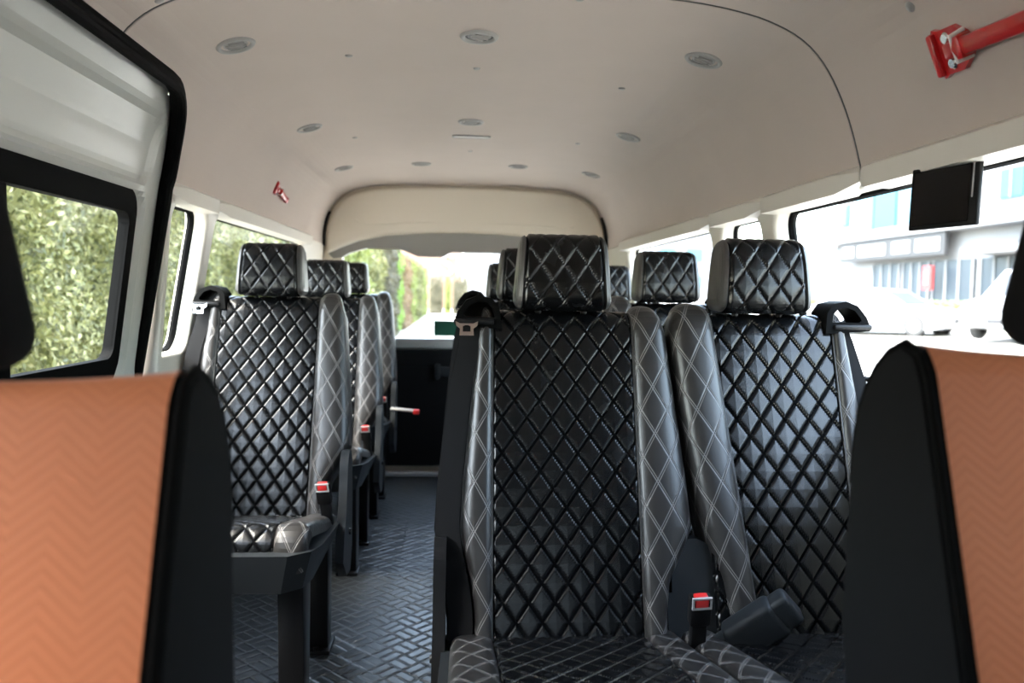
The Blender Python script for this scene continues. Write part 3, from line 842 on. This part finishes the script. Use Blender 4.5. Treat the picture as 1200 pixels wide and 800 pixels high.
lb.build('latch_box', M['grey_plastic'], lt, 40)
sp = MB(); sp.rbox((XC, TY - .03, .022), (1.5, .05, .024), .008, 2); structure(sp.build('trim_8', M['silver'], None, 40), 'pale scuff plate at the foot of the rear door', 'trim')
gp = MB(); gp.prism(rrect(-.71, -.27, .71, .31, .06), lambda u, v, w: (XC + u, TY + .075 + w, EYE + v), 0, .004); structure(gp.build('window_7', M['glass'], None, 30), 'rear window in the tailgate', 'window')
ss = MB()
for sg in (-1, 1): ss.tube([(XC + sg * x * .992, TY + .0, EYE + z - .004) for x, z in PB if z < .46], .0075, 8)
structure(ss.build('trim_9', M['rubber'], None, 0), 'dark rubber seal round the rear door', 'trim')
st = MB(); st.rbox((-.085 + XC - .0, TY + .070, EYE - .205), (.19, .004, .088), .0015, 1)
tag(st.build('window_sticker', M['green_sticker'], None, 40), 'dark green rectangular sticker at the bottom of the rear window', 'sticker')

# ------------------------------------------------------------------ headliner fittings
def ceil_frame(xr, y):
    p, n = ceil_at(xr, y); p.y = y
    z = n; x = Vector((0, 1, 0)).cross(z).normalized(); yv = z.cross(x)
    return Matrix(((x.x, yv.x, z.x, p.x), (x.y, yv.y, z.y, p.y), (x.z, yv.z, z.z, p.z), (0, 0, 0, 1)))
def vent_proto():
    root = empty('ceiling_vent')
    MB().lathe([(.0465, -.003), (.0465, .002), (.043, .006), (.037, .006), (.034, .002), (.034, -.003)], 40).build('ring', M['vent_grey'], root, 60)
    lv = MB().lathe([(.0001, .0015), (.028, .0015), (.030, -.002)], 32)
    for k in (-1, 0, 1): lv.rbox((0, k * .014, .003), (.048 - abs(k) * .012, .004, .006), .0015, 1)
    lv.build('louvre', M['vent_grey'], root, 40)
    MB().lathe([(.0285, .0005), (.0355, .0005)], 32).build('gap', M['vent_dark'], root, 40)
    return root
vp_ = vent_proto()
vents = [(-.568, 1.93, 'round ceiling vent front left, largest beside the sliding door'), (.0, 1.93, 'round ceiling vent front centre, largest in the middle of the roof'),
         (.545, 1.93, 'round ceiling vent front right, nearest the curved seam'), (-.572, 2.87, 'round ceiling vent left in the middle row'),
         (-.006, 2.87, 'round ceiling vent in the centre just ahead of the oblong lamp'), (.562, 2.87, 'round ceiling vent right in the middle row'),
         (-.585, 3.80, 'round ceiling vent at the far left of the rear row of four'), (-.225, 3.80, 'round ceiling vent second from left in the rear row of four'),
         (.232, 3.80, 'round ceiling vent third from left in the rear row of four'), (.582, 3.80, 'round ceiling vent at the far right of the rear row of four')]
for k, (x, y, lab) in enumerate(vents):
    o = vp_ if k == 0 else copy_tree(vp_)
    o.matrix_world = ceil_frame(x, y) @ Matrix.Rotation(random.uniform(-.6, .6), 4, 'Z'); tag(o, lab, 'vent', 'round ceiling vents')
ceiling = bpy.data.objects['ceiling']
for x, y in ((-.33, 2.10), (.0, 2.20), (.42, 2.30), (-.45, 3.15), (.42, 3.15), (.0, 3.45), (.20, 1.66), (-.62, 1.60), (.70, 1.30)):
    mb = MB().lathe([(.0001, .004), (.007, .0035), (.010, .001), (.010, -.001)], 14, mx=ceil_frame(x, y))
    mb.build('trim_clip', M['vent_grey'], ceiling, 60)
la = empty('ceiling_lamp'); la.matrix_world = ceil_frame(-.0, 3.13)
MB().prism(rrect(-.075, -.020, .075, .020, .018), lambda u, v, w: (u, v, w), -.002, .006, .002, 2, hole=rrect(-.069, -.014, .069, .014, .012)).build('frame', M['vent_grey'], la, 40)
MB().prism(rrect(-.069, -.014, .069, .014, .012), lambda u, v, w: (u, v, w), -.002, .004, .001, 1).build('lens', M['lens'], la, 40)
tag(la, 'flat oblong lamp in the middle of the ceiling near the rear', 'lamp')

# emergency hammers: clamp, two screws, tie, handle
def hammer(name, xr, y, lab, flip, rot, size=1.0):
    root = empty(name); root.matrix_world = ceil_frame(xr, y) @ Matrix.Rotation(rot, 4, 'Z') @ Matrix.Scale(size, 4)
    # local +y is along the van, z away from the lining; handle runs along -y
    cl = MB()
    ol = [(-.034, .030), (-.020, .038), (.020, .038), (.034, .030), (.030, .018), (.030, -.012), (.016, -.030), (-.016, -.030), (-.030, -.012), (-.030, .018)]
    cl.prism(ol, lambda u, v, w: (u, v, w), 0, .008, .002, 2)
    cl.rbox((0, .031, .009), (.060, .012, .013), .004, 2); cl.rbox((0, -.012, .010), (.022, .040, .014), .004, 2)
    co = cl.build('clamp', M['red_paint'], root, 40)
    for sx in (-.017, .017):
        MB().lathe([(.0001, .0125), (.006, .0125), (.0085, .010), (.0085, .006)], 16, mx=Matrix.Translation((sx, .004, 0))).build('screw', M['chrome'], co, 40)
    hd = MB(); hd.rbox((0, -.115, .016), (.024, .16, .018), .004, 2); hd.rbox((0, -.20, .017), (.030, .04, .022), .006, 2); hd.rbox((0, -.036, .016), (.030, .010, .022), .003, 2)
    hd.build('handle', M['red_paint'], root, 40)
    MB().tube([(-.016, -.030, .004), (-.017, -.030, .027), (0, -.029, .030), (.017, -.030, .027), (.020, -.036, .010)], .003, 6).build('cable_tie', M['white_plastic'], root, 60)
    tag(root, lab, 'hammer', 'red emergency hammers'); return root
hammer('emergency_hammer', .747, 1.24, 'large red emergency hammer clamped on the headliner at the upper right', 1, math.radians(-3), 1.2)
hammer('emergency_hammer', -.766, 3.22, 'small distant red emergency hammer on the left headliner', -1, math.radians(172), .8)

# monitor hanging by the right window
mo = empty('monitor', (.818, 1.305, 1.228)); mo.rotation_euler = (0, math.radians(2), math.radians(11))
b_ = MB(); b_.rbox((0, 0, 0), (.009, .148, .108), .003, 3); bo = b_.build('housing', M['black_plastic'], mo, 40)
MB().rbox((-.0050, .004, 0), (.002, .124, .094), .0008, 1).build('screen', M['screen'], mo, 40)
MB().rbox((-.0060, -.064, .020), (.002, .003, .058), .0008, 1).build('light_strip', M['silver'], mo, 40)
MB().rbox((.004, 0, .058), (.007, .05, .03), .004, 2).build('bracket', M['black_plastic'], mo, 40)
tag(mo, 'black flat monitor hanging in front of the right side window', 'monitor')

# ------------------------------------------------------------------ outside: ground, hedge, street
def gz(x): return interp([-60, 4, 9, 14, 18, 20, 22, 60], [GROUND, GROUND, -.30, 0.0, .15, .55, .75, .75], x)
gr = MB(); xs = [-40, -3, 0, 4, 6, 9, 11, 14, 16, 18, 20, 22, 30, 60]; ys = [-30, 0, 20, 40, 80, 160]
vs = [(x, y, gz(x)) for y in ys for x in xs]; fs = []; n = len(xs)
for i in range(len(ys) - 1):
    for k in range(n - 1): fs.append((i * n + k, i * n + k + 1, (i + 1) * n + k + 1, (i + 1) * n + k))
structure(gr.add(vs, fs).build('ground', M['paving'], None, 0), 'pale paved ground outside the van', 'ground')

def shrub_mesh(name, L, D, H, n, leaf, mat, seed):
    r = np.random.default_rng(seed); vs = []; fs = []
    # leaves spread over the clipped faces: front (+x), top, both ends
    areas = np.array([L * H, L * D, D * H, D * H]); which = r.choice(4, n, p=areas / areas.sum())
    u = r.random(n); v = r.random(n); dep = r.random(n) ** 1.5 * .22 - .05
    P = np.zeros((n, 3)); Nn = np.zeros((n, 3))
    f = which == 0; P[f] = np.stack([-dep[f], (u[f] - .5) * (L - 2.8 * leaf), v[f] * H], 1); Nn[f] = (1, 0, 0)
    f = which == 1; P[f] = np.stack([-u[f] * D, (v[f] - .5) * (L - 2.8 * leaf), H - dep[f]], 1); Nn[f] = (0, 0, 1)
    e_ = .06 + 1.5 * leaf; f = which == 2; P[f] = np.stack([-u[f] * D, -L / 2 + dep[f] + e_, v[f] * H], 1); Nn[f] = (0, -1, 0)
    f = which == 3; P[f] = np.stack([-u[f] * D, L / 2 - dep[f] - e_, v[f] * H], 1); Nn[f] = (0, 1, 0)
    P[:, 0] += .06 * np.sin(P[:, 1] * 5 + seed) + .05 * np.sin(P[:, 2] * 6 + seed * 2)
    Nn = Nn + r.normal(0, .55, (n, 3)) + np.array([0, 0, .25]); Nn /= np.linalg.norm(Nn, axis=1)[:, None]
    A = np.cross(Nn, r.normal(0, 1, (n, 3))); A /= np.linalg.norm(A, axis=1)[:, None]; B = np.cross(Nn, A)
    sz = leaf * (.6 + .8 * r.random(n))[:, None]
    q = np.stack([P - A * sz, P - B * sz * .45 + Nn * sz * .12, P + A * sz, P + B * sz * .45 + Nn * sz * .12], 1).reshape(-1, 3)
    mb = MB(); mb.v = [tuple(p) for p in q]; mb.f = [(4 * k, 4 * k + 1, 4 * k + 2, 4 * k + 3) for k in range(n)]; mb.mi = [0] * n
    # twiggy core
    mb.rbox((-D / 2 - .1, 0, H / 2 - .12), (D - .25, L - .04, H - .25), .05, 1)
    return mb.mesh(name, mat, 0)
HX = -2.38
near = shrub_mesh('hedge_shrub', 1.0, .8, 3.2, 20000, .023, M['leaf_green'], 3)
near_labels = ['sunlit yellow green hedge shrub at the left end of the sliding door window', 'hedge shrub in the middle of the sliding door window', 'hedge shrub at the right side of the sliding door window',
               'hedge shrub seen through the narrow window behind the black door seal', 'hedge shrub seen through the left end of the rear left side window', 'hedge shrub just above the first left headrest in the rear left side window',
               'hedge shrub at the far end of the rear left side window']
for k, lab in enumerate(near_labels):
    o = bpy.data.objects.new('hedge_shrub', near); C.objects.link(o); o.location = (HX, 3.05 + k * 1.0, GROUND); o.rotation_euler = (0, 0, 0)
    tag(o, lab, 'hedge shrub', 'clipped hedge shrubs along the left')
y = 9.9
far = [(6.6, 'leaf_green', 'broad yellow green hedge shrub left of the rear window, beside the rearmost left headrest'), (4.6, 'leaf_olive', 'olive hedge shrub behind the rearmost left headrest'),
       (4.4, 'leaf_green', 'light green hedge shrub at the left edge of the rear window'), (4.6, 'leaf_dark', 'dark brownish bare hedge shrub in the rear window'),
       (3.4, 'leaf_bright', 'fresh bright green hedge shrub right of the dark bare one'), (5.2, 'leaf_rust', 'reddish brown hedge shrub in the rear window'),
       (5.4, 'leaf_olive', 'olive hedge shrub right of the reddish one'), (6.0, 'leaf_green', 'light hedge shrub second from the far end'), (8, 'leaf_olive', 'farthest hedge shrub at the end of the row')]
for k, (L, mt, lab) in enumerate(far):
    me = shrub_mesh('hedge_shrub', L, .9, 3.2 + (.15 if mt == 'leaf_dark' else 0), int(1500 * L), .075, M[mt], 20 + k)
    o = bpy.data.objects.new('hedge_shrub', me); C.objects.link(o); o.location = (HX + (.05 if k % 2 else 0), y + L / 2, GROUND); y += L
    tag(o, lab, 'hedge shrub', 'clipped hedge shrubs along the left')
for k, (x, w, mt, lab) in enumerate(((-1.75, 1.1, 'leaf_dark', 'dark upright bush across the end of the lane, left one'), (-.85, .55, 'leaf_olive', 'thin yellow green bush between the two dark ones at the lane end'), (.1, 1.2, 'leaf_dark', 'dark upright bush at the lane end, right one'))):
    me = shrub_mesh('end_bush', w, 1.0, 2.7, 1500, .08, M[mt], 60 + k)
    o = bpy.data.objects.new('end_bush', me); C.objects.link(o); o.location = (x, 60.0, GROUND); o.rotation_euler = (0, 0, -PI / 2); tag(o, lab, 'bush', 'bushes across the lane end')

# salmon building behind the lane
pb = empty('building', (-3, 84, GROUND)); tag(pb, 'salmon pink building with a white wing behind the hedge lane', 'building')
w_ = MB(); w_.rbox((-9.0, 0, 3.6), (24.5, 8, 7.2), .05, 1); w_.build('wall', M['stucco_pink'], pb, 30)
w_ = MB(); w_.rbox((9.0, 0, 3.2), (11.0, 8, 6.4), .05, 1); w_.build('white_wing', M['stucco_white'], pb, 30)
w_ = MB(); w_.rbox((-9.0, -.2, 7.3), (25.0, 8.8, .4), .05, 1); w_.build('roof_slab', M['stucco_white'], pb, 30)
tx = bpy.data.curves.new('sign_text', 'FONT'); tx.body = 'SI'; tx.size = 3.0; tx.extrude = .05; tx.align_x = 'CENTER'
to = bpy.data.objects.new('sign_text', tx); C.objects.link(to); 
dg = bpy.context.evaluated_depsgraph_get(); dg.update(); me = bpy.data.meshes.new_from_object(to.evaluated_get(dg)); bpy.data.objects.remove(to)
me.materials.clear(); me.materials.append(M['sign_white'])
to = bpy.data.objects.new('sign_lettering', me); C.objects.link(to); to.parent = pb; to.location = (2.2, -4.08, 3.4); to.rotation_euler = (PI / 2, 0, 0)

# office building with shops along the street
def office():
    B = empty('building', (26, 0, .75)); tag(B, 'white office block with blue glass front and shops, right across the street', 'building')
    def bx(name, x, y0, y1, z0, z1, d, mt, par=B, r=.02):
        return MB().rbox((x, (y0 + y1) / 2, (z0 + z1) / 2), (d, y1 - y0, z1 - z0), r, 1).build(name, M[mt], par, 30)
    bx('wall', 5.2, 20, 54, 0, 27, 10, 'stucco_white')
    # blue curtain wall, floor by floor
    for k in range(7):
        z = 4.6 + k * 3.0
        for (a, b_, mt) in ((49.0, 51.4, 'blue_glass_pale'), (46.4, 48.8, 'blue_glass'), (43.8, 46.2, 'blue_glass_pale'), (41.0, 43.6, 'blue_glass'), (39.2, 40.8, 'blue_glass_pale')):
            w = bx('window', .14, a, b_, z, z + 2.75, .18, mt)
        for (a, b_) in ((52.2, 53.2), (35.6, 37.2), (32.0, 33.4), (28.6, 29.8), (25.2, 26.4)):
            w = bx('window', .16, a, b_, z + .7, z + 2.1, .16, 'blue_glass'); bx('pane_bar', .06, (a + b_) / 2 - .04, (a + b_) / 2 + .04, z + .7, z + 2.1, .06, 'stucco_white', w, 0)
    bx('ledge', -.3, 20, 54, 4.0, 4.6, 1.0, 'stucco_white')
    s = bx('sign_board', -.55, 40.2, 51.6, 2.75, 3.95, .25, 'sign_grey')
    for a, b_ in ((49.8, 51.2), (46.0, 49.2), (43.4, 45.2), (40.6, 42.8)):
        bx('sign_panel', -.70, a, b_, 3.0, 3.7, .06, 'sign_white', s)
    # shop fronts
    for a, b_ in ((45.6, 48.6), (42.6, 45.2), (38.8, 42.2), (35.2, 38.2), (31.6, 34.8), (27.6, 31.2), (24, 27.2)):
        f = bx('shop_window', .14, a, b_, .25, 2.5, .18, 'dark_glass')
        for t in np.linspace(a, b_, 4): bx('mullion', .02, t - .06, t + .06, .25, 2.5, .08, 'stucco_white', f, 0)
    r = bx('shop_sign', -.62, 41.2, 42.0, .9, 2.2, .2, 'sign_red'); bx('sign_panel', -.74, 41.45, 41.75, 1.2, 1.9, .06, 'sign_white', r)
    bx('canopy', -.7, 24, 37.6, 2.6, 2.9, 1.6, 'stucco_white')
    return B
office()
def far_block(x, y, z, w, d, h, lab, wins):
    B = empty('building', (x, y, z)); tag(B, lab, 'building')
    MB().rbox((0, 0, h / 2), (w, d, h), .05, 1).build('wall', M['stucco_white'], B, 30)
    for k in range(wins):
        for j in range(3):
            MB().rbox((-w / 2 + (j + .5) * w / 3, -d / 2, 2.2 + k * 3), (w / 5, .2, 1.4), .02, 1).build('window', M['blue_glass_pale'], B, 30)
far_block(44, 88, .5, 8, 10, 6.2, 'small pale far building left of the office block', 1)
far_block(26, 92, .5, 9, 10, 15, 'tall pale far building seen through the rear right window', 4)

# kerb planter with a low green hedge
pl = MB(); pl.rbox((19.2, 32, .36), (.8, 44, .5), .03, 1); structure(pl.build('kerb', M['stone'], None, 30), 'pale raised kerb bed along the street', 'kerb')
gm = shrub_mesh('verge_hedge', 44, .8, .42, 9000, .09, M['grass'], 91)
go = bpy.data.objects.new('verge_hedge', gm); C.objects.link(go); go.location = (19.55, 32, .58); go.rotation_euler = (0, 0, 0); tag(go, 'low green hedge in the kerb bed before the shops', 'hedge')

# vehicles
def car(name, loc, rz, prof, roof, width, lab, cat, wheels, wr=.33):
    R_ = empty(name, loc, rz); tag(R_, lab, cat)
    b = MB(); b.prism(prof, lambda u, v, w: (u, w, v), -width / 2, width / 2, .09, 4); body = b.build('body', M['car_white'], R_, 40)
    c = MB()
    def rm(u, v, w):
        k = 1 - .20 * max(0, (v - roof[0][1])) / .6
        return (u, w * k, v)
    c.prism(roof, rm, -width / 2 + .04, width / 2 - .04, .06, 3); c.build('cabin', M['car_white'], R_, 40)
    # side glass, front and rear glass
    z0 = roof[0][1]; zt = max(p[1] for p in roof)
    xs = [p[0] for p in roof]
    cx = sum(xs) / len(xs)
    inner = [(cx + (u - cx) * .86, z0 + .03 + (v - z0) * .80) for u, v in roof]
    for sg in (-1, 1):
        g = MB(); g.prism(inner, lambda u, v, w, sg=sg: (u, sg * ((width / 2 - .04) * (1 - .20 * max(0, v - z0) / .6) + w), v), -.02, .012, 0)
        g.build('side_window', M['car_glass'], R_, 30)
    a, b2 = roof[0], roof[1]; f0, f1 = roof[-1], roof[-2]
    for (p, q, nm) in ((a, b2, 'rear_window'), (f0, f1, 'windscreen')):
        sgn = -1 if p[0] < cx else 1
        g = MB(); w0 = width / 2 - .14
        pts = [(p[0] + (q[0] - p[0]) * t + sgn * .015, w * (1 - .2 * t), p[1] + (q[1] - p[1]) * t) for t, w in ((.12, -w0), (.12, w0), (.88, w0), (.88, -w0))]
        pts += [(x - sgn * .03, yy, z) for x, yy, z in pts]
        g.add(pts, [(0, 1, 2, 3), (7, 6, 5, 4), (0, 4, 5, 1), (1, 5, 6, 2), (2, 6, 7, 3), (3, 7, 4, 0)]); g.build(nm, M['car_glass'], R_, 30)
    for x in wheels:
        for sg in (-1, 1):
            t = MB(); yo = sg * (width / 2 - .09)
            mx = Matrix.Translation((x, yo, wr)) @ Matrix.Rotation(sg * -PI / 2, 4, 'X')
            t.lathe([(.20, -.1), (wr - .03, -.1), (wr, -.07), (wr, .07), (wr - .03, .1), (.20, .1)], 28, mx=mx)
            w = t.build('wheel', M['tyre'], R_, 40)
            h = MB(); h.lathe([(.0001, .085), (.05, .095), (.07, .085), (.2, .1), (.215, .095)], 24, mx=mx)
            h.build('hub', M['alloy'], w, 40)
    xmin = min(p[0] for p in prof); xmax = max(p[0] for p in prof)
    for sg in (-1, 1):
        MB().rbox((xmax - .06, sg * (width / 2 - .25), .66), (.12, .34, .14), .03, 2).build('headlamp', M['silver'], R_, 40)
        MB().rbox((xmin + .06, sg * (width / 2 - .22), .72), (.12, .26, .16), .03, 2).build('tail_lamp', M['sign_red'], R_, 40)
    MB().rbox((xmax - .02, 0, .5), (.06, .5, .12), .01, 1).build('number_plate', M['sign_grey'], R_, 40)
    return R_
sedan_prof = [(-2.2, .30), (-2.25, .62), (-2.15, .88), (-1.5, .95), (1.0, .93), (1.7, .84), (2.15, .72), (2.28, .55), (2.24, .28), (1.9, .22), (-1.9, .22)]
sedan_roof = [(-1.95, .90), (-1.25, 1.36), (-.5, 1.46), (.25, 1.42), (1.15, .90)]
car('car', (13.6, 24.5, gz(13.6)), math.radians(-58), sedan_prof, sedan_roof, 1.8, 'white saloon car parked outside the large right window', 'car', (-1.38, 1.38))
suv_prof = [(-2.3, .35), (-2.35, .8), (-2.3, 1.1), (-1.5, 1.15), (1.2, 1.12), (2.1, 1.0), (2.3, .8), (2.3, .35), (1.9, .28), (-1.9, .28)]
suv_roof = [(-2.28, 1.08), (-2.1, 1.85), (-.5, 1.95), (.55, 1.86), (1.35, 1.08)]
car('van', (15.6, 20.4, gz(15.6)), math.radians(-150), suv_prof, suv_roof, 1.85, 'white van parked at the right edge beyond the white saloon car', 'van', (-1.45, 1.45), .36)

# ------------------------------------------------------------------ light
w = bpy.data.worlds.new('sky'); SC.world = w; w.use_nodes = True
nt = w.node_tree; bg = nt.nodes['Background']
sky = nt.nodes.new('ShaderNodeTexSky'); sky.sky_type = 'NISHITA'; sky.sun_disc = False
sky.sun_elevation = math.radians(58); sky.sun_rotation = math.radians(240); sky.air_density = 1.2; sky.dust_density = 3.5; sky.ozone_density = 1.0
hs = nt.nodes.new('ShaderNodeHueSaturation'); hs.inputs['Saturation'].default_value = .75   # hazy, whitish sky
nt.links.new(sky.outputs[0], hs.inputs['Color']); nt.links.new(hs.outputs[0], bg.inputs[0]); bg.inputs[1].default_value = 1.5
sun = bpy.data.lights.new('sun', 'SUN'); sun.energy = 3.2; sun.angle = math.radians(1.5); sun.color = (1, .95, .86)
so = bpy.data.objects.new('sun', sun); C.objects.link(so)
d = Vector((.10, .10, 1.10)).normalized()                # towards the sun: high, over the hedge
so.rotation_euler = d.to_track_quat('Z', 'Y').to_euler()

# ------------------------------------------------------------------ camera
F, VX, VY, ROLL = 930.0, 538.0, 343.0, math.radians(1.0)
cam = bpy.data.cameras.new('camera'); co = bpy.data.objects.new('camera', cam); C.objects.link(co); SC.camera = co
cam.sensor_width = 36; cam.lens = 36 * F / 1200; cam.clip_start = .02; cam.clip_end = 500
ax, ay = VX - 600, -(VY - 400)                              # van axis in the picture, y up
c_, s_ = math.cos(ROLL), math.sin(ROLL)
bx_, by_ = ax * c_ - ay * s_, ax * s_ + ay * c_             # undo the roll
yaw = math.atan2(-bx_, F); pit = math.atan2(by_, math.hypot(F, bx_))
fwd = Vector((math.sin(yaw) * math.cos(pit), math.cos(yaw) * math.cos(pit), -math.sin(pit)))
rt = fwd.cross(Vector((0, 0, 1))).normalized(); upv = rt.cross(fwd)
r2 = rt * c_ + upv * s_; u2 = -rt * s_ + upv * c_           # horizon falls to the right
co.matrix_world = Matrix(((r2.x, u2.x, -fwd.x, 0), (r2.y, u2.y, -fwd.y, 0), (r2.z, u2.z, -fwd.z, EYE), (0, 0, 0, 1)))
cam.dof.use_dof = True; cam.dof.focus_distance = 1.65; cam.dof.aperture_fstop = 3.6

SC.view_settings.view_transform = 'Standard'; SC.view_settings.look = 'None'
SC.view_settings.gamma = 1; SC.view_settings.use_curve_mapping = False; SC.view_settings.exposure = 1.45
SC.cycles.use_denoising = True
SC.cycles.max_bounces = 10; SC.cycles.diffuse_bounces = 6; SC.cycles.transparent_max_bounces = 12
